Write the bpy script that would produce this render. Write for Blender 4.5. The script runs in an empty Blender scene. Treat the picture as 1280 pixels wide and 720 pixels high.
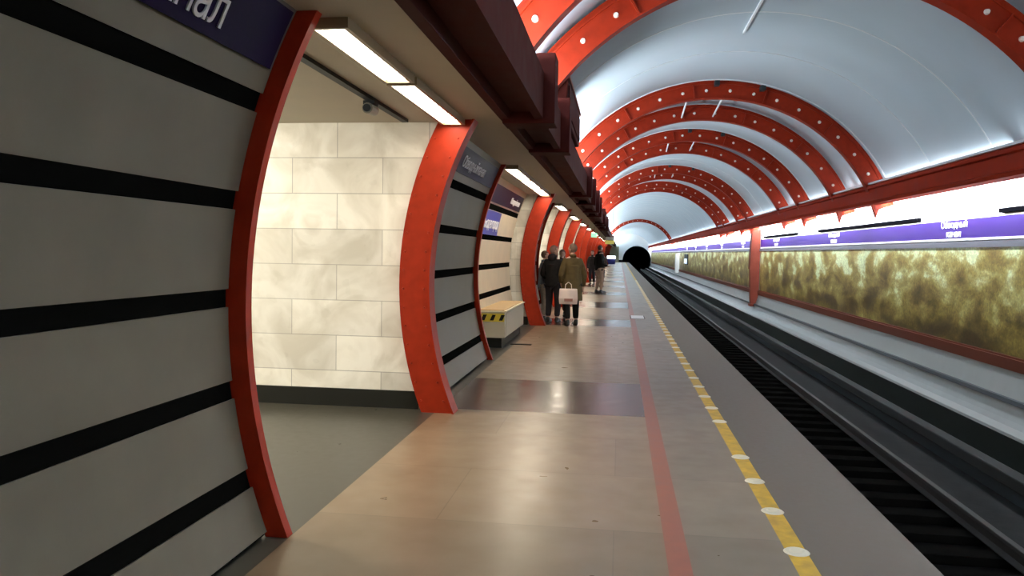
import bpy, bmesh, math, random
from mathutils import Vector, Matrix
R = math.radians
rnd = random.Random(7)
C = bpy.context.scene.collection
SC = bpy.context.scene

# ------------------------------------------------------------------ camera
F = 1000.0
a = Vector((135 / F, 43 / F, -1)).normalized()          # tunnel axis (+Y) in camera space
roll = R(1.3)
u = Vector((math.sin(roll), math.cos(roll), 0)); u = (u - a * u.dot(a)).normalized()
xr = a.cross(u)
cam = bpy.data.cameras.new('camera'); co = bpy.data.objects.new('camera', cam); C.objects.link(co)
cam.sensor_width = 36; cam.lens = F / 1280 * 36; cam.clip_start = 0.05; cam.clip_end = 500
M3 = Matrix((xr, a, u))
co.matrix_world = Matrix.Translation((0, 0, 1.6)) @ M3.to_4x4()
SC.camera = co
# ------------------------------------------------------------------ world, exposure
w = bpy.data.worlds.new('world'); SC.world = w; w.use_nodes = True
w.node_tree.nodes['Background'].inputs[0].default_value = (0.5, 0.6, 0.7, 1)
w.node_tree.nodes['Background'].inputs[1].default_value = 0.0
SC.view_settings.view_transform = 'Standard'; SC.view_settings.look = 'None'
SC.view_settings.gamma = 1; SC.view_settings.use_curve_mapping = False
SC.view_settings.exposure = 0.0

# ------------------------------------------------------------------ layout numbers
VX, VZ, VR = 1.96, 1.4, 3.90          # vault centre and panel radius
RI = 3.59                             # inner radius of the ribs
PX, PZ, PR = 1.37, 1.27, 3.50          # circle of the pylon walls
RIBS = [(7.8, 10.0), (17.8, 20.6), (24.4, 27.3), (34.0, 36.6), (41.4, 44.0), (86.0, None)]
PYL = [(-3.0, 4.15), (7.82, 11.6), (17.5, 20.5)] + [(23.6 + 6.6 * i, 26.8 + 6.6 * i) for i in range(19)]
YA, YB = -4.0, 150.0
CEIL = 2.87

def area(name, loc, direction, lx, ly, power, color, spread=180):
    l = bpy.data.lights.new(name, 'AREA'); l.shape = 'RECTANGLE'; l.size = lx; l.size_y = ly
    l.energy = power; l.color = color; l.spread = R(spread)
    o = bpy.data.objects.new(name, l); C.objects.link(o); o.location = loc
    d = Vector(direction).normalized(); z = -d
    y = Vector((0, 1, 0)); x = y.cross(z).normalized(); y = z.cross(x)
    o.rotation_euler = Matrix((x, y, z)).transposed().to_euler()
    return o
COOL = (0.86, 0.94, 1.0); WARM = (1.0, 0.86, 0.66)
# cove tubes behind the two long red beams, one run per 8 m
KL, KR, KW, KH = 52, 3.0, 72, 330
yy = YA
while yy < YB - 1:
    y1 = min(yy + 7.6, YB)
    k = 1.0 if yy < 110 else 1.8
    area('cove_tube', (-1.02, (yy + y1) / 2, 3.44), (0.12, 0, 0.99), 0.12, y1 - yy, KL * (y1 - yy) * k, COOL)
    area('cove_tube', (5.36, (yy + y1) / 2, 3.2), (-0.50, 0, 0.86), 0.10, y1 - yy, KR * (y1 - yy) * k, COOL)
    area('wall_wash_tube', (5.43, (yy + y1) / 2, 2.84), (0.95, 0, -0.35), 0.08, y1 - yy, KW * (y1 - yy), COOL)
    yy += 8
# lamps of the central hall behind the pylons
for (y0, y1) in [(4.5, 8.0), (20.6, 23.5), (26.9, 30.1), (33.5, 36.7), (40.1, 43.3)]:
    area('hall_lamp', (-5.0, (y0 + y1) / 2 - 0.5, 2.85), (0.25, 0.35, -0.9), 1.6, 1.4, KH, (1, .93, .78))

# ------------------------------------------------------------------ materials
MATS = {}
def mat(name, col, rough=0.5, metal=0.0, noise=0.0, scale=4.0, emit=None, es=0, bump=0.0, coat=0):
    if name in MATS: return MATS[name]
    m = bpy.data.materials.new(name); m.use_nodes = True; nt = m.node_tree; b = nt.nodes['Principled BSDF']
    b.inputs['Base Color'].default_value = (*col, 1); b.inputs['Roughness'].default_value = rough
    b.inputs['Metallic'].default_value = metal; b.inputs['Coat Weight'].default_value = coat
    if emit:
        b.inputs['Emission Color'].default_value = (*emit, 1); b.inputs['Emission Strength'].default_value = es
    if noise or bump:
        g = nt.nodes.new('ShaderNodeNewGeometry'); n = nt.nodes.new('ShaderNodeTexNoise')
        n.inputs['Scale'].default_value = scale; n.inputs['Detail'].default_value = 6
        nt.links.new(g.outputs['Position'], n.inputs['Vector'])
        if noise:
            mr = nt.nodes.new('ShaderNodeMapRange'); mr.inputs[1].default_value = 0.3; mr.inputs[2].default_value = 0.7
            mr.inputs[3].default_value = 1 - noise; mr.inputs[4].default_value = 1 + noise
            nt.links.new(n.outputs['Fac'], mr.inputs[0])
            mx = nt.nodes.new('ShaderNodeVectorMath'); mx.operation = 'SCALE'; mx.inputs[0].default_value = col
            nt.links.new(mr.outputs[0], mx.inputs['Scale']); nt.links.new(mx.outputs[0], b.inputs['Base Color'])
            r2 = nt.nodes.new('ShaderNodeMapRange'); r2.inputs[3].default_value = rough * .8; r2.inputs[4].default_value = min(1, rough * 1.25)
            nt.links.new(n.outputs['Fac'], r2.inputs[0]); nt.links.new(r2.outputs[0], b.inputs['Roughness'])
        if bump:
            bp = nt.nodes.new('ShaderNodeBump'); bp.inputs['Strength'].default_value = bump; bp.inputs['Distance'].default_value = .01
            nt.links.new(n.outputs['Fac'], bp.inputs['Height']); nt.links.new(bp.outputs[0], b.inputs['Normal'])
    MATS[name] = m; return m

def slab_mat(name, c1, c2, joint, bw, bh, axes, rough, mortar=0.006, off=0.5, vein=0.0):
    """stone laid in slabs: noise-mottled stone with joints; axes picks the two world axes of the surface"""
    m = bpy.data.materials.new(name); m.use_nodes = True; nt = m.node_tree; b = nt.nodes['Principled BSDF']; L = nt.links.new
    g = nt.nodes.new('ShaderNodeNewGeometry'); sp = nt.nodes.new('ShaderNodeSeparateXYZ'); cb = nt.nodes.new('ShaderNodeCombineXYZ')
    L(g.outputs['Position'], sp.inputs[0]); L(sp.outputs[axes[0]], cb.inputs[0]); L(sp.outputs[axes[1]], cb.inputs[1])
    br = nt.nodes.new('ShaderNodeTexBrick'); br.offset = off; br.inputs['Scale'].default_value = 1
    br.inputs['Brick Width'].default_value = bw; br.inputs['Row Height'].default_value = bh
    br.inputs['Mortar Size'].default_value = mortar; br.inputs['Mortar Smooth'].default_value = 0.1
    br.inputs['Color1'].default_value = (0.86, 0.86, 0.86, 1); br.inputs['Color2'].default_value = (1.1, 1.1, 1.1, 1)
    br.inputs['Mortar'].default_value = (joint, joint, joint, 1)
    L(cb.outputs[0], br.inputs['Vector'])
    n = nt.nodes.new('ShaderNodeTexNoise'); n.inputs['Scale'].default_value = 2.2; n.inputs['Detail'].default_value = 8; n.inputs['Distortion'].default_value = vein
    L(g.outputs['Position'], n.inputs['Vector'])
    cr = nt.nodes.new('ShaderNodeValToRGB'); e = cr.color_ramp.elements
    e[0].position = 0.35; e[0].color = (*c1, 1); e[1].position = 0.62; e[1].color = (*c2, 1)
    L(n.outputs['Fac'], cr.inputs[0])
    mx = nt.nodes.new('ShaderNodeMix'); mx.data_type = 'RGBA'; mx.blend_type = 'MULTIPLY'; mx.inputs[0].default_value = 1
    L(cr.outputs[0], mx.inputs[6]); L(br.outputs['Color'], mx.inputs[7]); L(mx.outputs[2], b.inputs['Base Color'])
    n2 = nt.nodes.new('ShaderNodeTexNoise'); n2.inputs['Scale'].default_value = 5; L(g.outputs['Position'], n2.inputs['Vector'])
    mr = nt.nodes.new('ShaderNodeMapRange'); mr.inputs[3].default_value = rough * .7; mr.inputs[4].default_value = rough * 1.3
    L(n2.outputs['Fac'], mr.inputs[0]); L(mr.outputs[0], b.inputs['Roughness'])
    MATS[name] = m; return m

RED = mat('red_paint', (0.27, 0.020, 0.005), 0.42, noise=0.12, scale=9)
RED_SHADED = mat('red_shaded_maroon', (0.050, 0.009, 0.007), 0.65, noise=0.15)  # darkened red for the left beam and rib feet, shade put into the colour
BOLT = mat('pale_bolt', (0.85, 0.80, 0.72), 0.35)
PANEL = mat('vault_panel', (0.54, 0.64, 0.71), 0.42, noise=0.03, scale=1.2)
SEAM = mat('vault_seam', (0.74, 0.79, 0.82), 0.35)
SEAMD = mat('dark_metal', (0.03, 0.035, 0.04), 0.5)
MARB = mat('marble_shaded', (0.125, 0.108, 0.078), 0.35, noise=0.10, scale=2.5)  # marble of the pylons darkened, their lack of lamplight put into the colour
MARB_LIT = mat('marble_lamplit', (0.66, 0.56, 0.42), 0.35, noise=0.08, scale=2.5)  # lighter copy of the marble for the alcove, lamplight put into the colour
GROOVE = mat('black_stone_band', (0.004, 0.004, 0.0035), 0.4)
JAMB = slab_mat('passage_marble', (0.60, 0.57, 0.49), (0.78, 0.76, 0.69), 0.55, 0.95, 0.36, ('X', 'Z'), 0.3, 0.004, vein=1.2)
FTAN = slab_mat('tan_floor', (0.215, 0.148, 0.088), (0.255, 0.180, 0.113), 0.75, 2.1, 1.15, ('X', 'Y'), 0.32, 0.004)
FTAN2 = slab_mat('grey_tan_floor', (0.19, 0.145, 0.10), (0.23, 0.18, 0.13), 0.75, 2.1, 1.15, ('X', 'Y'), 0.32, 0.004)
FBR = slab_mat('brown_band_floor', (0.085, 0.055, 0.044), (0.12, 0.075, 0.06), 0.8, .6, .6, ('X', 'Y'), 0.22)
FDK = mat('dark_granite', (0.060, 0.056, 0.044), 0.30, noise=0.12, scale=14)
FRD = mat('red_brown_strip', (0.30, 0.095, 0.055), 0.35, noise=0.12, scale=8)
FGR = mat('edge_granite', (0.115, 0.092, 0.072), 0.55, noise=0.08, scale=20)
YEL = mat('yellow_paint', (0.55, 0.33, 0.03), 0.5, noise=0.25, scale=10)
CEILM = mat('passage_ceiling', (0.43, 0.38, 0.29), 0.6, noise=0.05)
SKIRT = mat('black_skirting', (0.02, 0.02, 0.017), 0.3)
WHITE = mat('white_wall', (0.82, 0.84, 0.84), 0.6)
LEDGE = mat('pale_ledge', (0.15, 0.16, 0.157), 0.4, noise=0.08)
CONC = mat('trackside_concrete', (0.022, 0.022, 0.022), 0.8, noise=0.3, scale=5, bump=.4)
BLACKC = mat('track_bed', (0.0055, 0.005, 0.005), 0.95, noise=0.3, scale=6, bump=.4)
RAILM = mat('rail_steel', (0.055, 0.052, 0.05), 0.6, 0.0)
SLEEP = mat('sleeper_timber', (0.006, 0.0055, 0.005), 0.9, noise=.3)
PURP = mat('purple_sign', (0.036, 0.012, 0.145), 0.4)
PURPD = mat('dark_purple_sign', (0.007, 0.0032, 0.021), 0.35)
BLUE = mat('blue_sign', (0.03, 0.035, 0.33), 0.4)
TXT = mat('sign_lettering', (0.85, 0.85, 0.88), 0.4)
STUD = mat('stud_metal', (0.82, 0.76, 0.62), 0.3)
LAMP = mat('lamp_glow', (1, 1, 1), .5, emit=(1.0, 0.90, 0.72), es=30)
BRONZE = mat('bronze_rim', (0.22, 0.16, 0.09), 0.4, 0.4)
CREAM = mat('cream_enamel', (0.60, 0.55, 0.42), 0.35)
ORTOP = mat('ochre_top', (0.55, 0.36, 0.17), 0.45)
HAZY = mat('hazard_yellow', (0.70, 0.55, 0.05), 0.4)
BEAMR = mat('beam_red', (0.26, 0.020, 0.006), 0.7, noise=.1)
TERRA = mat('terracotta_trim', (0.10, 0.026, 0.014), 0.5)
PINKR = mat('faded_red', (0.22, 0.050, 0.032), 0.5, noise=.1)
MGLASS = mat('white_cabinet_paint', (0.8, 0.8, 0.78), 0.4)
OLIVE = mat('olive_grey_wall', (0.20, 0.19, 0.12), 0.6)

for m_, sp_ in ((MARB, .2), (GROOVE, 0), (RED_SHADED, .05), (PURPD, .03), (RED, .15), (BEAMR, .05), (TERRA, .08), (PINKR, .1), (PURP, .15), (SEAMD, .1), (CONC, .05), (BLACKC, 0), (SLEEP, 0), (RAILM, .1), (FGR, .3), (SKIRT, .05), (FDK, .3), (JAMB, .3)):
    m_.node_tree.nodes['Principled BSDF'].inputs['Specular IOR Level'].default_value = sp_
def mosaic():
    m = bpy.data.materials.new('mosaic'); m.use_nodes = True; nt = m.node_tree; b = nt.nodes['Principled BSDF']; L = nt.links.new
    g = nt.nodes.new('ShaderNodeNewGeometry')
    mp = nt.nodes.new('ShaderNodeMapping'); mp.inputs['Scale'].default_value = (1, 0.42, 0.85); L(g.outputs['Position'], mp.inputs[0])
    n = nt.nodes.new('ShaderNodeTexNoise'); n.inputs['Scale'].default_value = 2.1; n.inputs['Detail'].default_value = 6; n.inputs['Roughness'].default_value = .6; n.inputs['Distortion'].default_value = 0.25
    L(mp.outputs[0], n.inputs['Vector'])
    sp = nt.nodes.new('ShaderNodeSeparateXYZ'); L(g.outputs['Position'], sp.inputs[0])
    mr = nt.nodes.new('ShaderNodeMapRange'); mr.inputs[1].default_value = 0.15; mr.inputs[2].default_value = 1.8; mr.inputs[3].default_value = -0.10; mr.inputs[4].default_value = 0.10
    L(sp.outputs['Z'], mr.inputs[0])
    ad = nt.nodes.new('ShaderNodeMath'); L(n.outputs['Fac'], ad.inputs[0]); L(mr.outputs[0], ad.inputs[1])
    cr = nt.nodes.new('ShaderNodeValToRGB'); L(ad.outputs[0], cr.inputs[0]); el = cr.color_ramp.elements
    el[0].position = .30; el[0].color = (.05, .028, .006, 1); el[1].position = .64; el[1].color = (.60, .68, .40, 1)
    for p, c in [(.38, (.10, .065, .012)), (.46, (.20, .14, .028)), (.53, (.28, .22, .055)), (.585, (.40, .36, .13))]:
        e = el.new(p); e.color = (*c, 1)
    v = nt.nodes.new('ShaderNodeTexVoronoi'); v.inputs['Scale'].default_value = 28; L(g.outputs['Position'], v.inputs['Vector'])
    hs = nt.nodes.new('ShaderNodeSeparateColor'); L(v.outputs['Color'], hs.inputs[0])
    m2 = nt.nodes.new('ShaderNodeMapRange'); m2.inputs[3].default_value = .75; m2.inputs[4].default_value = 1.25; L(hs.outputs[0], m2.inputs[0])
    vm = nt.nodes.new('ShaderNodeVectorMath'); vm.operation = 'SCALE'; L(cr.outputs[0], vm.inputs[0]); L(m2.outputs[0], vm.inputs['Scale'])
    L(vm.outputs[0], b.inputs['Base Color']); b.inputs['Roughness'].default_value = .35
    MATS['mosaic'] = m; return m
MOS = mosaic()

# ------------------------------------------------------------------ mesh helpers
class MB:
    def __init__(s): s.bm = bmesh.new()
    def box(s, x0, x1, y0, y1, z0, z1, mi=0):
        vs = [s.bm.verts.new(p) for p in ((x0,y0,z0),(x1,y0,z0),(x1,y1,z0),(x0,y1,z0),(x0,y0,z1),(x1,y0,z1),(x1,y1,z1),(x0,y1,z1))]
        for f in ((3,2,1,0),(4,5,6,7),(0,1,5,4),(1,2,6,5),(2,3,7,6),(3,0,4,7)):
            s.bm.faces.new([vs[i] for i in f]).material_index = mi
        return s
    def prism(s, pts, y0, y1, mi=0):
        """polygon of (x, z) points extruded along Y"""
        A = [s.bm.verts.new((p[0], y0, p[1])) for p in pts]; B = [s.bm.verts.new((p[0], y1, p[1])) for p in pts]
        n = len(pts)
        for i in range(n): s.bm.faces.new((A[i], A[(i+1) % n], B[(i+1) % n], B[i])).material_index = mi
        s.bm.faces.new(A[::-1]).material_index = mi; s.bm.faces.new(B).material_index = mi
        return s
    def arc(s, cx, cz, r0, r1, a0, a1, y0, y1, n=48, mi=0):
        """curved bar: annular sector in XZ, extruded along Y"""
        rings = []
        for i in range(n + 1):
            t = a0 + (a1 - a0) * i / n; c, q = math.cos(t), math.sin(t)
            rings.append([s.bm.verts.new((cx + r*c, y, cz + r*q)) for r, y in ((r0,y0),(r1,y0),(r1,y1),(r0,y1))])
        for i in range(n):
            for k in range(4):
                s.bm.faces.new((rings[i][k], rings[i][(k+1)%4], rings[i+1][(k+1)%4], rings[i+1][k])).material_index = mi
        s.bm.faces.new(rings[0][::-1]); s.bm.faces.new(rings[-1])
        return s
    def cyl(s, p0, p1, r, n=10, r2=None, mi=0):
        p0, p1 = Vector(p0), Vector(p1); d = (p1-p0).normalized(); t = Vector((0,0,1)) if abs(d.z) < .9 else Vector((1,0,0))
        x = d.cross(t).normalized(); y = d.cross(x); r2 = r if r2 is None else r2
        A = [s.bm.verts.new(p0 + (x*math.cos(k*2*math.pi/n) + y*math.sin(k*2*math.pi/n))*r) for k in range(n)]
        B = [s.bm.verts.new(p1 + (x*math.cos(k*2*math.pi/n) + y*math.sin(k*2*math.pi/n))*r2) for k in range(n)]
        for i in range(n): s.bm.faces.new((A[i], A[(i+1)%n], B[(i+1)%n], B[i])).material_index = mi
        s.bm.faces.new(A[::-1]).material_index = mi; s.bm.faces.new(B).material_index = mi
        return s
    def build(s, name, mats, parent=None, smooth=False, bevel=0):
        bmesh.ops.recalc_face_normals(s.bm, faces=s.bm.faces[:])
        me = bpy.data.meshes.new(name); s.bm.to_mesh(me); s.bm.free()
        for m in (mats if isinstance(mats, (list, tuple)) else [mats]): me.materials.append(m)
        if smooth:
            for p in me.polygons: p.use_smooth = True
        o = bpy.data.objects.new(name, me); C.objects.link(o)
        if parent is not None: o.parent = parent
        if bevel:
            bv = o.modifiers.new('bevel', 'BEVEL'); bv.width = bevel; bv.segments = 2; bv.limit_method = 'ANGLE'
        return o
def tag(o, label, cat, group=None):
    o['label'] = label; o['category'] = cat
    if group: o['group'] = group
    return o
def thing(name, label, cat, loc=(0,0,0), group=None, rz=0):
    o = bpy.data.objects.new(name, None); C.objects.link(o); o.location = loc; o.rotation_euler = (0,0,rz); o.empty_display_size = .1
    return tag(o, label, cat, group)
def struct(o, label=None):
    o['kind'] = 'structure'
    if label: o['label'] = label
    return o
def dup(root, loc, label=None):
    r = root.copy(); C.objects.link(r); r.location = loc
    if label: r['label'] = label
    for ch in list(root.children):
        c = ch.copy(); C.objects.link(c); c.parent = r
        for g in ch.children:
            d = g.copy(); C.objects.link(d); d.parent = c
    return r
def text(name, body, size, loc, rot, m, parent=None, sx=1.0):
    """flat lettering, one mesh per word, centred on loc; rot gives the axes right, up, out"""
    def run(b):
        cu = bpy.data.curves.new(name, 'FONT'); cu.body = b; cu.size = size; cu.extrude = .004
        t = bpy.data.objects.new(name, cu); C.objects.link(t); bpy.context.view_layer.update()
        me = bpy.data.meshes.new_from_object(t.evaluated_get(bpy.context.evaluated_depsgraph_get()))
        bpy.data.objects.remove(t); return me
    def raw(word):
        """letters the font draws with crossing outlines are set from capitals scaled to small-letter height"""
        sub = {'н': ('H', .80, .76), 'ы': ('Ы', .84, .76), 'х': ('x', 1, 1)}
        runs = []
        for ch in word:
            if ch in sub: runs.append((sub[ch], True))
            elif runs and not runs[-1][1]: runs[-1] = (runs[-1][0] + ch, False)
            else: runs.append((ch, False))
        bm = bmesh.new(); pos = 0
        for what, special in runs:
            me = run(what[0] if special else what)
            if special: me.transform(Matrix.Diagonal((what[1], what[2], 1, 1)))
            lo = min(v.co.x for v in me.vertices); me.transform(Matrix.Translation((pos - lo, 0, 0)))
            pos = max(v.co.x for v in me.vertices) + size * .085; bm.from_mesh(me)
        out = bpy.data.meshes.new(name); bm.to_mesh(out); bm.free(); return out
    def right(me): return max(v.co.x for v in me.vertices)
    lines = body.split('\n')
    for li, line in enumerate(lines):
        words_ = line.split(' '); pos = 0; got = []
        for w_ in words_:
            me = raw(w_); got.append((me, pos)); pos += right(me) + size * .25
        tot = pos - size * .25
        zc = -size * .36 + ((len(lines) - 1) / 2 - li) * size * .95
        for me, p_ in got:
            me.materials.clear(); me.materials.append(m)
            me.transform(Matrix.Translation((p_ - tot / 2, zc, 0)))
            x, y, z = rot
            mx = Matrix((Vector(x)*sx, y, z)).transposed().to_4x4(); mx.translation = loc
            me.transform(mx)
            o = bpy.data.objects.new(name, me); C.objects.link(o)
            if parent is not None:
                o.parent = parent
                me.transform(Matrix.Translation(parent.location).inverted())
def px(z, r=PR): return PX - math.sqrt(max(0, r*r - (z-PZ)**2))
def pa(z, r=PR): return math.pi - math.asin((z-PZ)/r)           # angle on the pylon circle for a height

# ------------------------------------------------------------------ platform floor
TOPB = -0.05
def floor_piece(x0, x1, y0, y1, m, z=0.0, name='floor'):
    return struct(MB().box(x0, x1, y0, y1, z + TOPB, z).build(name, m))
struct(MB().box(-6.5, 1.60, YA, YB, -1.30, TOPB).build('floor', BLACKC), 'dark body of the platform')
bands = [(7.9, 9.9), (17.6, 19.4), (23.6, 26.4), (31, 33.2), (38, 40.2)] + [(45 + 7*i, 47.2 + 7*i) for i in range(15)]
yprev = YA
for (b0, b1) in bands:
    floor_piece(-1.78, 0.28, yprev, b0, FTAN); floor_piece(-1.78, 0.28, b0, b1, FBR); yprev = b1
floor_piece(-1.78, 0.28, yprev, YB, FTAN)
floor_piece(0.28, 0.40, YA, YB, FRD)
floor_piece(0.40, 0.93, YA, YB, FTAN2)
floor_piece(0.93, 1.04, YA, YB, YEL)
floor_piece(1.04, 1.66, YA, YB, FGR)
floor_piece(-6.5, -1.78, YA, YB, FDK)
# round studs in the yellow line
ys = [4.44 - .68*k for k in range(3, 0, -1)] + [4.44, 5.13, 5.80, 6.48, 7.84] + [8.52 + .68*k for k in range(60)]
for i, y in enumerate(ys):
    if y < 3: continue
    t = thing('floor_stud', 'small round pale stud set in the yellow line further down the platform', 'floor stud', (0.985, y, 0), 'round studs along the yellow line')
    if i == 0 or 'stud0' not in globals():
        stud0 = MB().cyl((0,0,0), (0,0,.006), .070, 20, .062).build('stud_disc', STUD, t, bevel=0)
        dome0 = MB().cyl((0,0,.006), (0,0,.012), .040, 20, .030).build('stud_dome', STUD, t)
    else:
        for s_ in (stud0, dome0):
            c = s_.copy(); C.objects.link(c); c.parent = t
    near = {4.44: 'round pale stud nearest the camera in the yellow line', 5.13: 'second round pale stud along the yellow line', 5.80: 'third round pale stud along the yellow line',
            6.48: 'fourth round stud, just before the gap where one is missing', 7.84: 'round stud just past the gap where one is missing'}
    if y in near: t['label'] = near[y]
# pale plate by the line and dark strip by the cabinet
p = thing('access_plate', 'pale square access plate in the platform floor beside the red-brown strip', 'floor plate', (0.47, 20.4, 0))
MB().box(-.16, .16, -.5, .5, 0, .008).build('plate', mat('plate_metal', (.8,.8,.82), .3), p)
MB().box(-.18, .18, -.52, .52, 0, .004).build('plate_rim', RAILM, p)
tag(MB().box(-1.84, -1.48, 13.62, 13.74, 0, .012).build('threshold_strip', SKIRT), 'short black strip lying on the floor beside the cream cabinet', 'floor strip')

# ------------------------------------------------------------------ track
struct(MB().box(1.60, 5.45, YA, YB, -1.60, -1.42).build('floor', BLACKC), 'dark track bed')
struct(MB().box(4.05, 5.35, YA, YB, -1.42, -1.30).build('floor', CONC), 'grey trackside walkway')
for x, lab in ((2.34, 'running rail beside the platform edge'), (3.86, 'running rail beside the far wall')):
    t = thing('rail', 'long steel ' + lab, 'rail', (x, 0, -1.32))
    MB().prism([(-.075,0),(.075,0),(.075,.012),(.012,.03),(.012,.12),(-.012,.12),(-.012,.03),(-.075,.012)], YA, YB).build('rail_foot', mat('rusty_steel', (.015,.011,.009), .7), t)
    MB().box(-.037, .037, YA, YB, .12, .165).build('rail_head', RAILM, t, bevel=.008)
t = thing('contact_rail', 'dark covered power rail running along the foot of the far wall', 'rail', (4.75, 0, -1.30))
MB().box(-.10, .10, YA, YB, .18, .34).build('rail_cover', mat('rail_cover', (.006,.007,.007), .9), t, bevel=.02)
MB().box(-.03, .03, YA, YB, 0, .18).build('rail_core', SEAMD, t)
sl = None
for k in range(130):
    y = 2.2 + k * .62
    if sl is None:
        sl = MB().box(-1.25, 1.25, -.12, .12, 0, .10).build('sleeper', SLEEP, bevel=.01)
        tag(sl, 'black sleeper across the track bed between the two running rails', 'sleeper', 'sleepers under the rails'); sl.location = (3.1, y, -1.42)
    else:
        c = sl.copy(); C.objects.link(c); c.location = (3.1, y, -1.42)
struct(MB().box(5.30, 5.90, YA, YB, -1.60, -.81).build('wall_right', mat('black_green_wall', (.012,.016,.014), .4)), 'dark lower wall across the track')
# pale ledge following the tunnel curve
def ledge(z0, z1):
    pts = [(5.95, z0), (5.95, z1)]
    xo = lambda z: 5.76 if z > -.02 else 5.33 + .43 * math.sqrt(max(0, (z + .83) / .83))
    n = 5
    for i in range(n + 1):
        z = z1 + (z0 - z1) * i / n; pts.append((xo(z), z))
    return pts
struct(MB().prism(ledge(-.40, -.0), YA, YB).build('trim_1', LEDGE), 'pale upper course of the ledge under the mosaic')
struct(MB().prism([(5.95, -.45), (5.95, -.40), (5.57, -.39), (5.55, -.45)], YA, YB).build('trim_2', SEAMD), 'dark groove in the ledge')
struct(MB().prism(ledge(-.81, -.45), YA, YB).build('trim_3', LEDGE), 'pale lower course of the ledge')
# ------------------------------------------------------------------ wall across the track
struct(MB().box(5.82, 6.0, YA, YB, -.1, 3.4).build('wall_right', WHITE), 'white wall across the track')
struct(MB().box(5.72, 5.84, YA, YB, -.02, .15).build('trim_4', TERRA), 'terracotta strip under the mosaic')
struct(MB().box(5.745, 5.84, YA, YB, 1.80, 1.90).build('trim_5', mat('grey_rail', (.10,.10,.12), .5)), 'dark grey strip above the mosaic')
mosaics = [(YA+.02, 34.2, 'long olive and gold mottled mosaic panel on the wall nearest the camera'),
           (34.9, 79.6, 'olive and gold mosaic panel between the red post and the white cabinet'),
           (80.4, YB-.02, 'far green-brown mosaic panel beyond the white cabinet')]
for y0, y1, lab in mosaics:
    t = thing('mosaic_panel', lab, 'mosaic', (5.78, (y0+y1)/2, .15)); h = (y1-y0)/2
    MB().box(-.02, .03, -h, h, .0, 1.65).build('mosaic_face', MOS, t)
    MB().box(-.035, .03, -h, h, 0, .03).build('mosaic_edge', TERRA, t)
signs = [(YA+.02, 34.2, 'purple station name band above the mosaic nearest the camera', [14.9, 22.8, 30.9]),
         (34.9, 79.6, 'purple station name band between the red post and the white cabinet', [39, 47, 55, 63, 71]),
         (80.4, YB-.02, 'far purple station name band beyond the white cabinet', [])]
for y0, y1, lab, tx in signs:
    t = thing('station_sign', lab, 'sign', (5.785, (y0+y1)/2, 1.92)); h = (y1-y0)/2
    MB().box(-.02, .06, -h, h, .03, .36).build('sign_face', PURP, t)
    MB().box(-.03, .06, -h, h, 0, .035).build('sign_edge', TXT, t)
    MB().box(-.025, .06, -h, h, .355, .375).build('sign_edge', TXT, t)
    for yt in tx:
        text('lettering', 'Обводный\nканал', .17, (5.760, yt, 2.125), ((0,-1,0),(0,0,1),(-1,0,0)), TXT, t, 1.35)
# thin dark shade rails above the band in places
for y0, y1 in ((5.0, 13.2), (16.6, 24.5), (27.5, 33.5)):
    tag(MB().box(5.74, 5.819, y0, y1, 2.32, 2.39).build('cable_conduit', mat('conduit_black', (.003,.003,.004), .95)), {5.0:'dark conduit above the purple band nearest the camera',16.6:'dark conduit above the purple band, middle one',27.5:'dark conduit above the purple band beside the red post'}[y0], 'conduit')
MATS['conduit_black'].node_tree.nodes['Principled BSDF'].inputs['Specular IOR Level'].default_value = 0
# red post and white cabinet on the ledge
t = thing('wall_post', 'faded red vertical post standing on the ledge in front of the mosaic', 'post', (5.55, 34.55, -.5))
MB().prism([(-.10,0),(.15,0),(.22,.5),(.22,3.2),(-.10,3.2),(-.16,1.6)], -.17, .17).build('post_body', PINKR, t)
MB().box(-.14, .2, -.22, .22, 0, .10).build('post_foot', PINKR, t)
MB().prism([(-.18,1.55),(-.15,1.55),(-.09,3.2),(-.12,3.2)], -.22, .22).build('post_flange', PINKR, t)
t = thing('wall_cabinet', 'tall white cabinet on the far wall between the two distant mosaics', 'cabinet', (5.55, 80, -.2))
MB().box(-.15, .25, -.35, .35, 0, 1.9).build('cabinet_body', MGLASS, t, bevel=.02)
MB().box(-.17, -.15, -.28, .28, .1, 1.8).build('cabinet_door', MGLASS, t)
t = thing('wall_screen', 'small bluish lit screen on the mosaic before the white cabinet', 'screen', (5.66, 71, .75))
MB().box(0, .1, -1.5, 1.5, 0, .9).build('screen_case', SEAMD, t)
MB().box(-.01, 0, -1.4, 1.4, .08, .5).build('screen_face', mat('screen_glow', (.5,.6,.7), .3, emit=(.7,.8,1), es=1.2), t)

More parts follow.
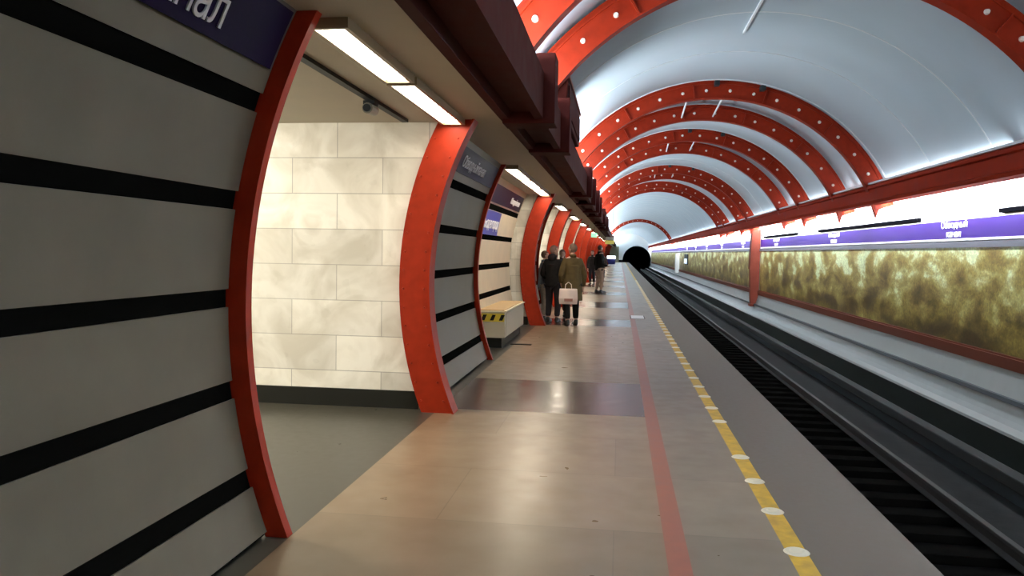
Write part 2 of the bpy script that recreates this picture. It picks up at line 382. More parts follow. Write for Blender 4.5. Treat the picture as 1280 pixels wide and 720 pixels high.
# ------------------------------------------------------------------ vault
A0, A1 = R(24), R(149)
def vault(y0, y1, r, m, th=.05, name='ceiling', n=64, a0=A0, a1=A1):
    o = MB().arc(VX, VZ, r, r+th, a0, a1, y0, y1, n).build(name, m)
    for p in o.data.polygons: p.use_smooth = abs(p.normal.y) < .5 and p.area > 1e-6 and False or abs(p.normal.y) < .5
    return struct(o)
struct(MB().arc(VX, VZ, 4.10, 4.2, R(25), R(153), YA, YB, 48).build('ceiling', SEAMD), 'dark lining behind the vault panels')
prev = YA; bays = []
for (ya, yb) in RIBS:
    bays.append((prev, ya - .45)); vault(ya - .47, (yb or ya) + .3, 3.98, PANEL)
    prev = (yb or ya) + .25
bays.append((prev, YB))
for (y0, y1) in bays:
    n = max(1, round((y1 - y0) / 2.3)); st = (y1 - y0) / n
    vault(y0, y1, VR - .02, PANEL)
    sb = MB()
    for k in range(n):
        if k: sb.arc(VX, VZ, VR-.03, VR-.018, A0, A1, y0+k*st-.012, y0+k*st+.012, 64)
    sb.arc(VX, VZ, VR-.035, VR+.04, A0, A1, y1-.02, y1+.01, 64)
    sb.arc(VX, VZ, VR-.035, VR+.04, A0, A1, y0-.01, y0+.02, 64)
    struct(sb.build('trim_6', SEAM), 'pale seam strips of the vault panels')
# long pale cable conduit along the crown
tag(MB().box(1.92, 1.95, 10.6, 13.7, VZ+VR-.055, VZ+VR-.018).build('crown_conduit', mat('white_conduit', (.9,.93,.95), .3)), 'thin white conduit line along the crown of the vault', 'conduit')

ORDN = ['first','second','third','fourth','fifth','sixth','seventh','eighth','ninth','tenth','eleventh','twelfth','thirteenth','fourteenth','fifteenth','sixteenth','seventeenth','eighteenth','nineteenth','twentieth','twenty-first','twenty-second','twenty-third']
ORD = ['first', 'second', 'third', 'fourth', 'fifth', 'sixth', 'seventh', 'eighth', 'ninth', 'tenth', 'last']
def make_rib(label):
    t = thing('vault_rib', label, 'arch rib', (VX, 0, VZ), 'red arch ribs of the vault')
    b0, b1 = R(19.5), R(153)
    MB().arc(0, 0, RI, VR+.05, b0, b1, -.02, .02, 72).build('rib_web', RED, t)
    MB().arc(0, 0, RI-.025, RI, b0, b1, -.06, .12, 72).build('rib_flange', RED, t)
    MB().arc(0, 0, VR-.03, VR, b0, b1, -.05, .06, 72).build('rib_top_flange', RED, t)
    k = 0
    for d in range(28, 150, 23):
        c, s = math.cos(R(d)), math.sin(R(d)); tn = Vector((-s, 0, c))
        mb = MB(); 
        q = [(Vector((c,0,s))*r_ + tn*o_) for r_, o_ in ((RI,-.012),(VR-.03,-.012),(VR-.03,.012),(RI,.012))]
        mb.prism([(v.x, v.z) for v in q], -.07, -.02).build('stiffener', RED, t)
    n = 17
    me = None
    for i in range(n):
        d = R(24 + i * 7.67); rr = (RI + VR) / 2 - .01
        if me is None:
            o = MB().cyl((0,-.02,0), (0,-.055,0), .036, 10, .026).build('bolt', BOLT, t); me = o
        else:
            o = me.copy(); C.objects.link(o)
        o.parent = t; o.location = (rr*math.cos(d), 0, rr*math.sin(d))
    # foot block on the left beam
    MB().box(-3.10, -2.60, -.20, .14, 1.42, 2.08).build('rib_foot', RED_SHADED, t, bevel=.01)
    # tapered tail under the right beam
    q = [(3.20, 1.50), (3.44, 1.50), (3.44, 1.3), (3.36, 1.04)]
    MB().prism(q, -.05, .05).build('rib_tail', RED, t)
    return t
r0 = None; idx = 0; names = []
for (ya, yb) in RIBS:
    for y in (ya, yb):
        if y is None: continue
        lab = f'{ORD[idx]} red riveted arch rib of the vault counted from the camera' if y < 80 else 'lone distant red arch rib before the white end of the vault'
        if r0 is None: r0 = make_rib(lab); r0.location.y = y
        else: dup(r0, (VX, y, VZ), lab)
        idx += 1
# struts joining the ribs of a pair near the crown, and clips above the ribs
for i, (ya, yb) in enumerate(RIBS[1:4]):
    for j, d in enumerate((86, 98)):
        c, s = math.cos(R(d)), math.sin(R(d))
        tag(MB().cyl((VX+3.82*c, ya+.03, VZ+3.82*s), (VX+3.66*c, yb-.03, VZ+3.66*s), .022, 8).build('tie_rod', SEAM),
            f'{["right","left"][j]} pale tie rod between the ribs of the {["nearest complete","middle","far"][i]} arch pair', 'tie rod', 'pale tie rods between paired ribs')
    for j, d in enumerate((76, 90)):
        c, s = math.cos(R(d)), math.sin(R(d))
        tag(MB().box(VX+3.92*c-.05, VX+3.92*c+.05, ya-.30, ya-.08, VZ+3.80*s, VZ+3.90*s).build('panel_clip', SEAMD),
            f'{["right","left"][j]} small dark clip above the {["nearest complete","middle","far"][i]} arch pair', 'clip', 'dark clips over the ribs')

# long red beams
def beam(name, pts, m, lab): return struct(MB().prism(pts, YA, YB).build(name, m), lab)
beam('trim_7', [(-1.16,2.86),(-1.08,2.86),(-1.05,2.93),(-.86,2.93),(-.83,2.86),(-.75,2.86),(-.75,3.30),(-1.16,3.30)], RED_SHADED, 'red beam along the left foot of the vault, shade painted dark maroon')
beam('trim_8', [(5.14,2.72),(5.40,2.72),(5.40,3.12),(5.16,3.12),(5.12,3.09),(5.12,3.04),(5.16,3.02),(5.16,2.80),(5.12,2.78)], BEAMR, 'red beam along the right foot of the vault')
struct(MB().box(5.14, 5.20, YA, YB, 3.13, 3.17).build('trim_9', SEAM), 'pale strip painting the lit line above the right beam')  # pale strip stands in for the lamplit vault foot above the beam
t = thing('beam_cabinet', 'maroon metal box mounted along the left beam between two ribs', 'box', (-.9, 10.95, 3.22))
MB().box(-.2, .2, -.75, 2.2, .1, .62).build('box_body', RED_SHADED, t, bevel=.02)
MB().box(-.22, .22, -.78, 2.23, .60, .65).build('box_lid', mat('box_lid_lit_red', (.28,.06,.04), .5), t)  # lid in a brighter red, light on the box top painted in
MB().box(.2, .215, -.6, 2.05, .17, .52).build('box_door', RED_SHADED, t)

# ------------------------------------------------------------------ left side: soffit, pylons, passages
struct(MB().box(-6.6, -1.16, YA, YB, CEIL, CEIL+.10).build('ceiling', CEILM), 'beige ceiling of the passages and platform edge')
struct(MB().box(-1.62, -1.54, YA, YB, CEIL+.1, 3.7).build('wall_left', WHITE), 'added wall behind the left cove, blocking light leaks')  # unseen wall added to stop light leaking above the soffit
struct(MB().box(-6.7, -6.5, YA, YB, 0, CEIL).build('wall_left', JAMB), 'far wall of the hall behind the passages')
BZ = [2.38, 1.855, 1.32, .815, .327]; BH = .050
def pylon(y0, y1, face_r, idx, lab):
    pts = [(-6.5, 0), (-6.5, CEIL)] + [(px(z, face_r+.05), z) for z in [CEIL - i*CEIL/16 for i in range(17)]]
    o = struct(MB().prism(pts, y0, y1).build('wall_left', [JAMB]), lab)
    # black backing for the recessed bands
    struct(MB().arc(PX, PZ, face_r+.012, face_r+.06, pa(0.02, face_r), pa(CEIL, face_r), y0+.01, y1-.01, 24).build('trim_10', GROOVE), 'black recessed bands of ' + lab)
    edges = [CEIL] + [v for b in BZ for v in (b+BH, b-BH)] + [0.03]
    slabs = list(zip(edges[0::2], edges[1::2]))
    for (zt, zb) in slabs:
        a_, b_ = pa(zb, face_r), pa(zt, face_r)
        L = y1 - y0; n = 1 if L < 8 else 2
        s_ = MB()
        for k in range(n): s_.arc(PX, PZ, face_r, face_r+.03, a_, b_, y0 + L*k/n + .003, y0 + L*(k+1)/n - .003, 8)
        so = s_.build('trim_11', MARB_LIT if face_r > PR else MARB); struct(so, 'marble course with light put in its tone, of ' + lab); 
    # skirting on the jamb facing the camera
    struct(MB().box(-6.5, px(.1, face_r+.05)-.0, y0-.02, y0, 0, .18).build('baseboard_left', SKIRT))
for i, (y0, y1) in enumerate(PYL):
    pylon(y0, y1, PR, i, ['pylon wall beside the camera', 'second pylon wall', 'third pylon wall'][i] if i < 3 else 'distant pylon wall')
# recessed alcove wall between the second and third pylons
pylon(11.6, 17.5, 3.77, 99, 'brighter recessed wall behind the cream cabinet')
struct(MB().box(-6.5, px(.1, 3.82), 17.46, 17.5, 0, CEIL).build('wall_left', JAMB), 'jamb')

def frame(y0, th, pr, label, group='red curved frames at the passage edges'):
    t = thing('passage_frame', label, 'frame', (PX, y0, PZ), group)
    b0, b1 = pa(0.0, PR-pr), pa(CEIL, PR)
    rr = PR - pr
    # curved web facing the camera, clipped at floor and ceiling
    mb = MB(); n = 32; A = []
    for i in range(n+1):
        z = CEIL * i / n
        A.append([mb.bm.verts.new(v) for v in ((px(z,rr)-PX, 0, z-PZ), (px(z,PR+.02)-PX, 0, z-PZ), (px(z,PR+.02)-PX, th, z-PZ), (px(z,rr)-PX, th, z-PZ))])
    for i in range(n):
        for k in range(4): mb.bm.faces.new((A[i][k], A[i][(k+1)%4], A[i+1][(k+1)%4], A[i+1][k]))
    mb.bm.faces.new(A[0][::-1]); mb.bm.faces.new(A[-1])
    mb.build('frame_web', RED, t)
    if pr > .2:
        mb = MB(); A = []
        for i in range(n+1):
            z = CEIL * i / n
            A.append([mb.bm.verts.new(v) for v in ((px(z,rr-.02)-PX, -.03, z-PZ), (px(z,rr)-PX, -.03, z-PZ), (px(z,rr)-PX, th+.03, z-PZ), (px(z,rr-.02)-PX, th+.03, z-PZ))])
        for i in range(n):
            for k in range(4): mb.bm.faces.new((A[i][k], A[i][(k+1)%4], A[i+1][(k+1)%4], A[i+1][k]))
        mb.bm.faces.new(A[0][::-1]); mb.bm.faces.new(A[-1])
        mb.build('frame_flange', RED, t)
    return t
def rivets(t, pr, n, off, r=.011, y=0):
    me = None
    for i in range(n):
        z = .12 + (CEIL-.3) * i / (n-1)
        if me is None: o = MB().cyl((0, y, 0), (0, y-.012, 0), r, 8, r*.6).build('rivet', RED, t); me = o
        else: o = me.copy(); C.objects.link(o)
        o.parent = t; o.location = (px(z, PR-off)-PX, 0, z-PZ)
fr = {}
for i, (y0, y1) in enumerate(PYL):
    if i > 0:
        t = frame(y0-.16, .16, .27, ['', 'bright red curved riveted frame at the first passage edge, facing the camera', 'red curved frame beside the cream cabinet', 'red curved frame just behind the standing group'][i] if i < 4 else ORDN[i-1] + ' red curved frame facing the camera along the left wall, counted from the camera')
        if i < 3: rivets(t, .29, 15, .02); 
        if i == 1: rivets(t, .27, 15, .23)
    t = frame(y1, .07, .10 if i == 0 else .06, ['dark red curved frame ending the wall beside the camera', 'thin dark frame between the grey pylon wall and the cabinet recess'][i] if i < 2 else ('thin far frame of the pylon beside the standing group' if i == 2 else ORDN[i] + ' pylon from the camera, thin red frame on its far edge'))

# purple signs on pylon walls
def wall_sign(y0, y1, zb, zt, r, m, label, name='station_sign', tx=None, ty=None, size=.2, tz=None):
    t = thing(name, label, 'sign', (PX, y0, PZ))
    o = MB().arc(0, 0, r-.025, r-.004, pa(zb, r), pa(zt, r), 0, y1-y0, 8).build('sign_face', m, t)
    if tx:
        zc = tz or (zb+zt)/2; an = pa(zc, r); nrm = Vector((-math.cos(an), 0, -math.sin(an)))
        up = Vector((0,1,0)).cross(nrm) * -1
        if up.z < 0: up = -up
        pos = Vector((PX, 0, PZ)) + Vector((math.cos(an), 0, math.sin(an))) * (r - .030); pos.y = ty
        text('lettering', tx, size, pos, ((0,1,0), up, nrm), TXT, t)
    return t
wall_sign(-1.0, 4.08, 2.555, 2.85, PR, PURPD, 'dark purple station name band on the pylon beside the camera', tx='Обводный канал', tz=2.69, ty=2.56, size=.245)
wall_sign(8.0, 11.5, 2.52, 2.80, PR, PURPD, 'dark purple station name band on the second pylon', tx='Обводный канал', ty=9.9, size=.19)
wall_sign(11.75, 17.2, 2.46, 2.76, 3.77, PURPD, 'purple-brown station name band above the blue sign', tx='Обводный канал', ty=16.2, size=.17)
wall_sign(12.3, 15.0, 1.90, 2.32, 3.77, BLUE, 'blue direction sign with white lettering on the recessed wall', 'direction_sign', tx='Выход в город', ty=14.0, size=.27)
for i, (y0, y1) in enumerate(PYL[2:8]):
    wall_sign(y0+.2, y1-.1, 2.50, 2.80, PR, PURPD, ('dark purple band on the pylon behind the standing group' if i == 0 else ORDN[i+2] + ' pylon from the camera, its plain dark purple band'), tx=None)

# passage lights
lamp0 = None
def lamp(y0, y1, label):
    global lamp0
    L = y1 - y0
    t = thing('ceiling_light', label, 'ceiling light', (-1.62, y0, CEIL), 'fluorescent lights over the passages')
    MB().box(-.085, .085, .03, L-.03, -.035, -.022).build('diffuser', LAMP, t)
    mb = MB(); mb.box(-.115, -.085, 0, L, -.06, 0); mb.box(.085, .115, 0, L, -.06, 0); mb.box(-.085, .085, 0, .03, -.06, 0); mb.box(-.085, .085, L-.03, L, -.06, 0); mb.box(-.085,.085,.03,L-.03,-.015,0)
    mb.build('housing', BRONZE, t)
    return t
for y0, y1, l in [(4.28, 5.72, 'larger-looking lit fluorescent ceiling light before the first passage'), (5.78, 7.62, 'lit ceiling light meeting the bright red frame'),
                  (11.7, 13.6, 'first of three lit ceiling lights over the cream cabinet'), (13.64, 15.5, 'middle of three lit ceiling lights over the cream cabinet'), (15.54, 17.3, 'last of three lit ceiling lights over the cream cabinet')]:
    lamp(y0, y1, l)
for i in range(2, 14):
    lamp(PYL[i][1]+.3, PYL[i+1][0]-.3, 'ceiling light over the passage behind the standing group' if i == 2 else ORDN[i] + ' passage from the camera, its lit ceiling light')
# dark service channel in the passage ceiling and the little camera on it
for i in range(0, 4):
    y0, y1 = PYL[i][1]+.12, PYL[i+1][0]-.18
    if i == 1: continue
    struct(MB().box(-2.13, -2.07, y0, y1, CEIL-.03, CEIL).build('trim_12', SEAMD), 'dark channel in the passage ceiling')
t = thing('ceiling_camera', 'small dark camera on the passage ceiling near the lights', 'camera', (-2.10, 6.55, CEIL-.03))
MB().box(-.05, .05, -.05, .05, -.03, 0).build('mount', SEAMD, t)
cb_ = MB().cyl((0,-.09,-.07), (0,.09,-.06), .045, 14).build('camera_body', mat('camera_grey', (.25,.24,.2), .4), t)
MB().cyl((0,-.11,-.071), (0,-.09,-.07), .032, 14).build('lens', SEAMD, cb_)

# cream cabinet with the hazard stripes
t = thing('floor_cabinet', 'low cream cabinet with ochre top and yellow-black hazard stripe against the recessed wall', 'cabinet', (-1.86, 13.05, 0))
MB().box(-.46, 0, 0, 2.6, .17, .60).build('cabinet_body', CREAM, t, bevel=.012)
MB().box(-.44, -.06, .06, 2.54, 0, .17).build('plinth', SKIRT, t)
MB().box(-.48, .02, -.02, 2.62, .60, .62).build('top_rim', mat('pale_rim', (.85,.78,.6), .3), t)
MB().box(-.44, -.02, .03, 2.57, .62, .635).build('cabinet_top', ORTOP, t)
hp_ = MB().box(-.45, -.01, -.012, 0, .44, .575).build('hazard_plate', HAZY, t)
for k in range(3):
    x = -.40 + k*.15
    MB().prism([(x,.46),(x+.06,.46),(x+.10,.555),(x+.04,.555)], -.018, -.012).build('black_stripe', SKIRT, hp_)
MB().box(0, .008, .1, 2.5, .20, .57).build('side_panel', CREAM, t)

# ------------------------------------------------------------------ ends
portal = MB(); n = 24
PXC, PZC, PRR = 3.1, .45, 2.6
ring = [(PXC + PRR*math.cos(math.pi*i/n), PZC + PRR*math.sin(math.pi*i/n)) for i in range(n+1)]
outl = []
for i in range(n+1):
    cx_, cz_ = math.cos(math.pi*i/n), math.sin(math.pi*i/n)
    tt = min((3.9 if cx_ > 0 else 6.1)/max(abs(cx_), 1e-6), 5.55/max(cz_, 1e-6)); outl.append((PXC + cx_*tt, PZC + cz_*tt))
bm = portal.bm
i0 = [bm.verts.new((x, YB, z)) for x, z in ring]; o0 = [bm.verts.new((x, YB, z)) for x, z in outl]
i1 = [bm.verts.new((x, YB+.5, z)) for x, z in ring]
for i in range(n):
    bm.faces.new((i0[i], i0[i+1], o0[i+1], o0[i])); bm.faces.new((i0[i], i1[i], i1[i+1], i0[i+1]))
struct(portal.build('wall_back', WHITE), 'white end wall over the tunnel mouth')
struct(MB().box(5.7, 7.0, YB, YB+.4, -2, 6).build('wall_back', WHITE)); struct(MB().box(-3.0, -.2, YB-.4, YB-.02, 0, 2.9).build('wall_back', OLIVE))
struct(MB().box(-.1, 6.2, YB+.5, YB+40, -2.2, -1.6).build('floor', BLACKC)); struct(MB().arc(PXC, PZC, PRR+.02, PRR+.1, R(-60), R(240), YB+.45, YB+40, 32).build('wall_back', SEAMD), 'dark running tunnel')
struct(MB().box(-.2, 6.4, YB+40, YB+40.2, -2.4, 3.5).build('wall_back', SEAMD))
struct(MB().box(-6.6, 6.2, YA-.2, YA, -1.6, 5.6).build('wall_front', mat('wall_behind', (.3,.3,.3), .7)), 'wall behind the camera')
t = thing('end_display', 'bright white and blue display at the far end of the platform', 'display', (-1.6, 120, 0))
MB().box(-.7, .9, 0, .3, 0, .8).build('display_base', mat('blue_base', (.05,.06,.3), .4), t)
MB().box(-.75, .95, -.02, .3, .8, 1.25).build('display_face', mat('display_glow', (.9,.9,1), .3, emit=(.9,.95,1), es=2.5), t)
t = thing('hanging_sign', 'small yellow and white sign hanging from the vault far down the platform', 'sign', (-.68, 52, 2.2))
MB().box(-.28, .28, -.04, .04, 0, .24).build('sign_panel', mat('sign_yellow', (.75,.62,.12), .5, emit=(.8,.7,.2), es=.3), t)
MB().box(-.26, .24, -.04, .04, .27, .46).build('sign_panel', mat('sign_pale', (.7,.7,.6), .5), t)
MB().cyl((-.2,0,.44), (-.2,0,3.0), .012).build('hanger', SEAMD, t); MB().cyl((.2,0,.44), (.2,0,3.0), .012).build('hanger', SEAMD, t)
t = thing('exit_light', 'small glowing green light under the left beam far down the platform', 'sign', (-1.25, 38.6, 2.36))
MB().box(-.14, .14, -.04, .04, .0, .2).build('light_face', mat('green_glow', (.2,.9,.5), .4, emit=(.45,1,.65), es=1.0), t)
MB().cyl((0,0,.2), (0,0,.61), .012).build('hanger', SEAMD, t)

# ------------------------------------------------------------------ people
SKIN = mat('skin', (.55, .33, .24), .5)
def evalmesh(o):
    bpy.context.view_layer.update()
    me = bpy.data.meshes.new_from_object(o.evaluated_get(bpy.context.evaluated_depsgraph_get()))
    bpy.data.objects.remove(o); return me
def skin_mesh(verts, edges, radii, root=0, sub=1):
    me = bpy.data.meshes.new('sk'); me.from_pydata(verts, edges, []); o = bpy.data.objects.new('sk', me); C.objects.link(o)
    sm = o.modifiers.new('skin', 'SKIN'); sm.use_smooth_shade = True
    if not me.skin_vertices: raise RuntimeError('no skin layer')
    for i, r in enumerate(radii):
        d = me.skin_vertices[0].data[i]; d.radius = (r, r) if not isinstance(r, tuple) else r; d.use_root = (i == root)
    if sub: s = o.modifiers.new('sub', 'SUBSURF'); s.levels = sub; s.render_levels = sub
    return evalmesh(o)
def sphere_bm(bm, c, s, seg=20, rings=14, fn=None):
    m = Matrix.Translation(c) @ Matrix.Diagonal((*s, 1))
    r = bmesh.ops.create_uvsphere(bm, u_segments=seg, v_segments=rings, radius=1, matrix=m)
    return r['verts']
def merged(meshes, name, mats, parent, voxel=None, extra=None):
    bm = bmesh.new()
    for me in meshes: bm.from_mesh(me)
    if extra: extra(bm)
    me = bpy.data.meshes.new(name); bm.to_mesh(me); bm.free()
    o = bpy.data.objects.new(name, me); C.objects.link(o)
    if voxel:
        rm = o.modifiers.new('r', 'REMESH'); rm.mode = 'VOXEL'; rm.voxel_size = voxel; rm.use_smooth_shade = True
        s = o.modifiers.new('s', 'SMOOTH'); s.iterations = 3; s.factor = .5
        me = evalmesh(o); me.name = name; o = bpy.data.objects.new(name, me); C.objects.link(o)
    me.materials.clear(); me.materials.append(mats)
    for p in me.polygons: p.use_smooth = True
    o.parent = parent; return o

def person(label, loc, face, H=1.75, jacket=(.02,.02,.022), legs=(.03,.03,.035), hair=(.05,.03,.02), shoes=(.015,.015,.015), coat=False,
           hands=((.22,.06,.80),(.22,.06,.80)), elbows=((.27,-.04,1.10),(.27,-.04,1.10)), stance=.10, stride=0.0, headturn=0.0, longhair=False, hood=False):
    """local +Y is forward; hands and elbows as (side, forward, height) for left (-X) and right (+X)"""
    k = H / 1.75
    t = thing('person', label, 'person', loc, None, face)
    V, E, RD = [], [], []
    def add(p, r, par=None):
        V.append(Vector(p)*k); RD.append(r*k)
        if par is not None: E.append((par, len(V)-1))
        return len(V)-1
    pel = add((0,0,.95), .125); sp = add((0,.01,1.12), .115, pel); ch = add((0,0,1.32), .135, sp); nk = add((0,-.005,1.49), .055, ch); hd = add((0,.01,1.58), .055, nk)
    joints = {}
    for s, i in ((-1,0),(1,1)):
        sh = add((s*.165,-.005,1.41), .062, ch); e = elbows[i]; h = hands[i]
        el = add((s*e[0], e[1], e[2]), .043, sh); wr = Vector((s*h[0], h[1], h[2])); ev = Vector((s*e[0], e[1], e[2]))
        w_ = add(wr, .027, el); d = (wr-ev).normalized()
        side = Vector((0,1,0)) if abs(d.y) < .7 else Vector((-s,0,0)); side = (side - d*side.dot(d)).normalized()
        palm = add(wr + d*.055, .031, w_); nrm = d.cross(side)
        inw = -s * Vector((1,0,0)); 
        if nrm.dot(inw) < 0: nrm = -nrm
        joints[s] = (wr, d, side, nrm)
        hp = add((s*.09, 0, .88), .092, pel); f_ = s*stride
        kn = add((s*(stance), .03 + f_*.5, .49), .058, hp); an = add((s*stance, -.02 + f_, .09), .038, kn); add((s*(stance+.02), .12 + f_, .035), .032, an)
    body = skin_mesh([tuple(v) for v in V], E, RD, 0, 2)
    fm = []
    for s in (-1,1):
        wr, d, side, nrm = joints[s]
        for q, (o_, l_) in enumerate(((.030,.070),(.010,.080),(-.010,.075),(-.029,.058))):
            b = wr + d*.075 + side*o_
            p = [wr + d*.03 + side*o_*.6, b, b + d*l_*.45 + nrm*.008, b + d*l_*.75 + nrm*.026, b + d*l_*.85 + nrm*.046]
            fm.append(skin_mesh([tuple(x*k) for x in p], [(0,1),(1,2),(2,3),(3,4)], [.010*k,.010*k,.009*k,.008*k,.007*k], 0, 1))
        b = wr + d*.035 + side*.02
        p = [wr + d*.02, b + side*.022, b + side*.038 + d*.03 + nrm*.01, b + side*.040 + d*.055 + nrm*.02]
        fm.append(skin_mesh([tuple(x*k) for x in p], [(0,1),(1,2),(2,3)], [.011*k,.012*k,.010*k,.008*k], 0, 1))
    Mh = Matrix.Translation(Vector((0,.015,1.645))*k) @ Matrix.Rotation(headturn, 4, 'Z') @ Matrix.Scale(k, 4)
    def head(bm):
        vs = sphere_bm(bm, (0,0,.01), (.075,.093,.108))
        for v in vs:
            if v.co.z < -.02: v.co.x *= 1 + (v.co.z+.02)*3.2
            if v.co.z < -.03 and v.co.y < 0: v.co.y *= .8
        a_ = len(bm.verts)
        vs += sphere_bm(bm, (0,.055,-.075), (.032,.030,.024), 12, 8)                 # chin
        vs += sphere_bm(bm, (0,.096,-.012), (.013,.018,.024), 10, 8)                 # nose
        vs += sphere_bm(bm, (0,.083,-.048), (.024,.010,.009), 10, 8)                 # mouth
        for s in (-1,1):
            vs += sphere_bm(bm, (s*.077,-.002,-.005), (.009,.020,.032), 10, 8)        # ears
            vs += sphere_bm(bm, (s*.030,.080,.012), (.014,.010,.009), 10, 8)          # eyes
            vs += sphere_bm(bm, (s*.032,.082,.030), (.020,.010,.006), 10, 8)          # brows
        for v in set(vs): v.co = Mh @ v.co
    merged([body] + fm, 'body', SKIN, t, .0085*k, head)
    # hair
    def hb(bm):
        vs = sphere_bm(bm, (0,-.012,.028), (.084,.098,.104), 20, 14)
        if longhair: vs += sphere_bm(bm, (0,-.055,-.07), (.080,.050,.12), 16, 10)
        cut = [v for v in vs if (v.co.y > .035 and v.co.z < .058) or (v.co.z < -.055 and not longhair)]
        for v in vs: v.co = v.co
        bmesh.ops.delete(bm, geom=cut, context='VERTS')
        for v in bm.verts: v.co = Mh @ v.co
    o = merged([], 'hair', mat('hair_%02x%02x' % (int(hair[0]*255), int(hair[1]*255)), hair, .6), t, None, hb)
    sd = o.modifiers.new('thick', 'SOLIDIFY'); sd.thickness = .012; sd.offset = -1
    # trousers
    JM = mat('cloth_%02x%02x%02x' % tuple(int(c*255) for c in jacket), jacket, .85, noise=.15, scale=12)
    TM = mat('cloth_%02x%02x%02x' % tuple(int(c*255) for c in legs), legs, .85, noise=.15, scale=12)
    SM = mat('shoe_%02x%02x%02x' % tuple(int(c*255) for c in shoes), shoes, .45)
    for q_ in (JM, TM): q_.node_tree.nodes['Principled BSDF'].inputs['Specular IOR Level'].default_value = .08
    tv = [Vector((0,0,.97))*k]; te = []; tr = [.15*k]
    for s in (-1,1):
        b = len(tv); f_ = s*stride
        tv += [Vector((s*.095,0,.86))*k, Vector((s*(stance), .035+f_*.5, .49))*k, Vector((s*stance, -.015+f_, .14))*k]; te += [(0,b),(b,b+1),(b+1,b+2)]; tr += [.112*k,.082*k,.066*k]
    merged([skin_mesh([tuple(v) for v in tv], te, tr, 0, 2)], 'trousers', TM, t, .011*k)
    # jacket or coat with sleeves
    jv = [Vector((0,0,.93))*k, Vector((0,.005,1.12))*k, Vector((0,-.005,1.30))*k, Vector((0,-.01,1.44))*k, Vector((0,-.01,1.50))*k]
    je = [(0,1),(1,2),(2,3),(3,4)]; jr = [.165*k,.155*k,.165*k,.10*k,.075*k]
    for s, i in ((-1,0),(1,1)):
        b = len(jv); e, h = elbows[i], hands[i]; ev, hv = Vector((s*e[0],e[1],e[2])), Vector((s*h[0],h[1],h[2]))
        jv += [Vector((s*.175,-.01,1.40))*k, ev*k, (ev*.12+hv*.88)*k]; je += [(2,b),(b,b+1),(b+1,b+2)]; jr += [.082*k,.066*k,.050*k]
    ms = [skin_mesh([tuple(v) for v in jv], je, jr, 1, 2)]
    def skirt(bm):
        prof = [(1.30,.20,.15),(1.12,.19,.15),(.95,.21,.17),(.78,.22,.18),(.60,.235,.19),(.55,.235,.19)] if coat else [(1.34,.20,.14),(1.12,.185,.145),(.95,.20,.155),(.84,.205,.16)]
        n = 24; rings = [[bm.verts.new((a_*math.cos(q*2*math.pi/n)*k, b_*math.sin(q*2*math.pi/n)*k*(1+.04*math.sin(q*5)), z*k)) for q in range(n)] for z, a_, b_ in prof]
        for r1, r2 in zip(rings, rings[1:]):
            for q in range(n): bm.faces.new((r1[q], r1[(q+1)%n], r2[(q+1)%n], r2[q]))
        bm.faces.new(rings[0]); bm.faces.new(rings[-1][::-1])
        bmesh.ops.recalc_face_normals(bm, faces=bm.faces[:])
        if hood:
            vs = sphere_bm(bm, Vector((0,-.085,1.50))*k, (.11*k,.07*k,.09*k), 16, 10)
    merged(ms, 'coat' if coat else 'jacket', JM, t, .012*k, skirt)
    mb = MB(); mb.cyl(Vector((0,-.01,1.48))*k, Vector((0,-.012,1.545))*k, .078*k, 18, .070*k); mb.build('collar', JM, t, True)
    for s in (-1,1):
        f_ = s*stride
        def sh(bm):
            vs = sphere_bm(bm, Vector((s*(stance+.008), .055+f_, .045))*k, (.050*k,.145*k,.050*k), 16, 10)
            vs += sphere_bm(bm, Vector((s*stance, -.02+f_, .085))*k, (.050*k,.060*k,.075*k), 14, 10)
            for v in vs: v.co.z = max(v.co.z, .004)
        merged([], 'shoe', SM, t, .009*k, sh)
    return t
N = math.pi
person('person in a black jacket and dark trousers standing with their back to the camera', (-1.48, 18.05, 0), R(-20), 1.74, (.018,.016,.016), (.028,.025,.028), (.22,.12,.09),
       hands=((.17,.22,.98),(.20,.12,.92)), headturn=R(-40), hood=True, stance=.11)
person('person in a long olive coat holding a pale shopping bag', (-1.02, 17.45, 0), R(25), 1.78, (.085,.058,.024), (.015,.014,.014), (.15,.09,.06), coat=True,
       hands=((.20,.12,.90),(.26,.02,.80)), headturn=R(30), stance=.11, stride=.04)
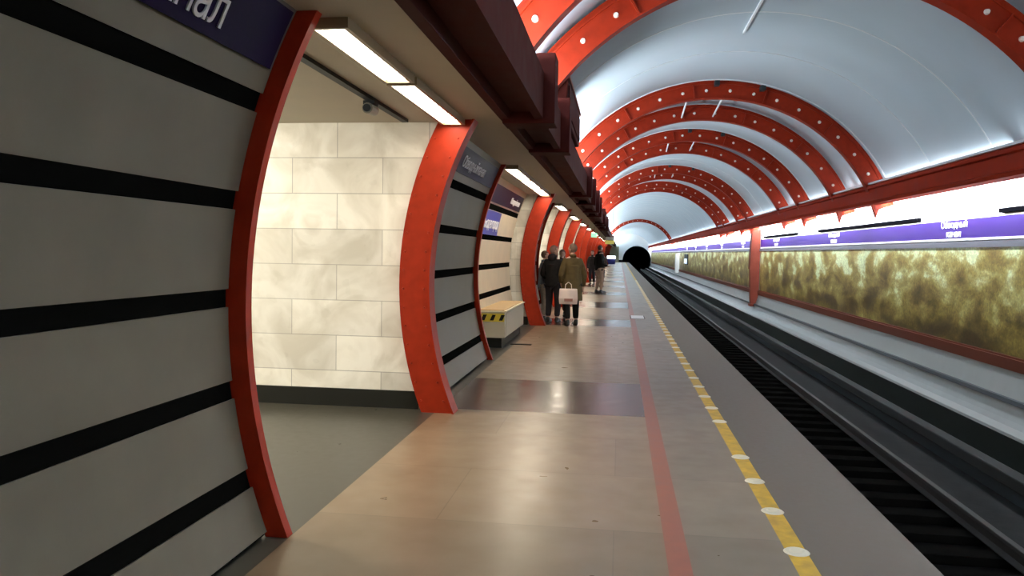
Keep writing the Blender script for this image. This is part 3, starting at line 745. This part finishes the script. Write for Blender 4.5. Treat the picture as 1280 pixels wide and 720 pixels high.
person('person in a grey-blue jacket beside the red frame, mostly hidden behind it', (-1.74, 18.6, 0), R(-75), 1.62, (.17,.19,.23), (.30,.24,.20), (.15,.08,.04), stance=.09)
person('person in dark clothes facing the camera between the black jacket and the olive coat', (-1.42, 19.9, 0), R(175), 1.66, (.05,.035,.03), (.06,.05,.05), (.16,.08,.05), longhair=True, stance=.09)
person('person in a black jacket and pale trousers standing alone further down the platform', (-.80, 32.2, 0), R(-60), 1.90, (.012,.012,.014), (.36,.25,.19), (.02,.015,.012),
       hands=((.24,.10,.85),(.18,.26,1.0)), stance=.09, stride=.05)
for (x, y, h, jc, lab) in [(-1.35, 40, 1.72, (.06,.05,.05), 'distant person in dark grey by the left wall'), (-1.0, 46, 1.68, (.16,.12,.10), 'distant person in a brown jacket past the one standing alone')]:
    person(lab, (x, y, 0), R(160), h, jc, (.05,.045,.05), (.05,.03,.02))
# shopping bag held by the person in the olive coat
t = thing('shopping_bag', 'pale pink-white shopping bag held by the person in the olive coat', 'bag', (-1.08, 17.16, .50), None, R(6))
BAGM = mat('bag_white', (.75,.60,.54), .5, noise=.08)
mb = MB(); bm = mb.bm; prof = [(.19,.05,0),(.20,.07,.12),(.19,.05,.30),(.185,.03,.33)]
rings = [[bm.verts.new((sx*a_, sy*b_, z)) for sx, sy in ((-1,-1),(0,-1.3),(1,-1),(1,1),(0,1.3),(-1,1))] for a_, b_, z in prof]
for r1, r2 in zip(rings, rings[1:]):
    for q in range(6): bm.faces.new((r1[q], r1[(q+1)%6], r2[(q+1)%6], r2[q]))
bm.faces.new(rings[0][::-1]); bm.faces.new(rings[-1])
bb_ = mb.build('bag_body', BAGM, t, bevel=.006)
MB().box(-.09, .09, -.092, -.084, .06, .12).build('bag_print', mat('bag_print', (.35,.16,.12), .5), bb_)
for s in (-1, 1):
    mb = MB(); P = [(-.07, s*.03, .32), (-.06, s*.02, .42), (0, 0, .47), (.06, s*.02, .42), (.07, s*.03, .32)]
    for p0, p1 in zip(P, P[1:]): mb.cyl(p0, p1, .006, 8)
    mb.build('bag_handle', BAGM, t)
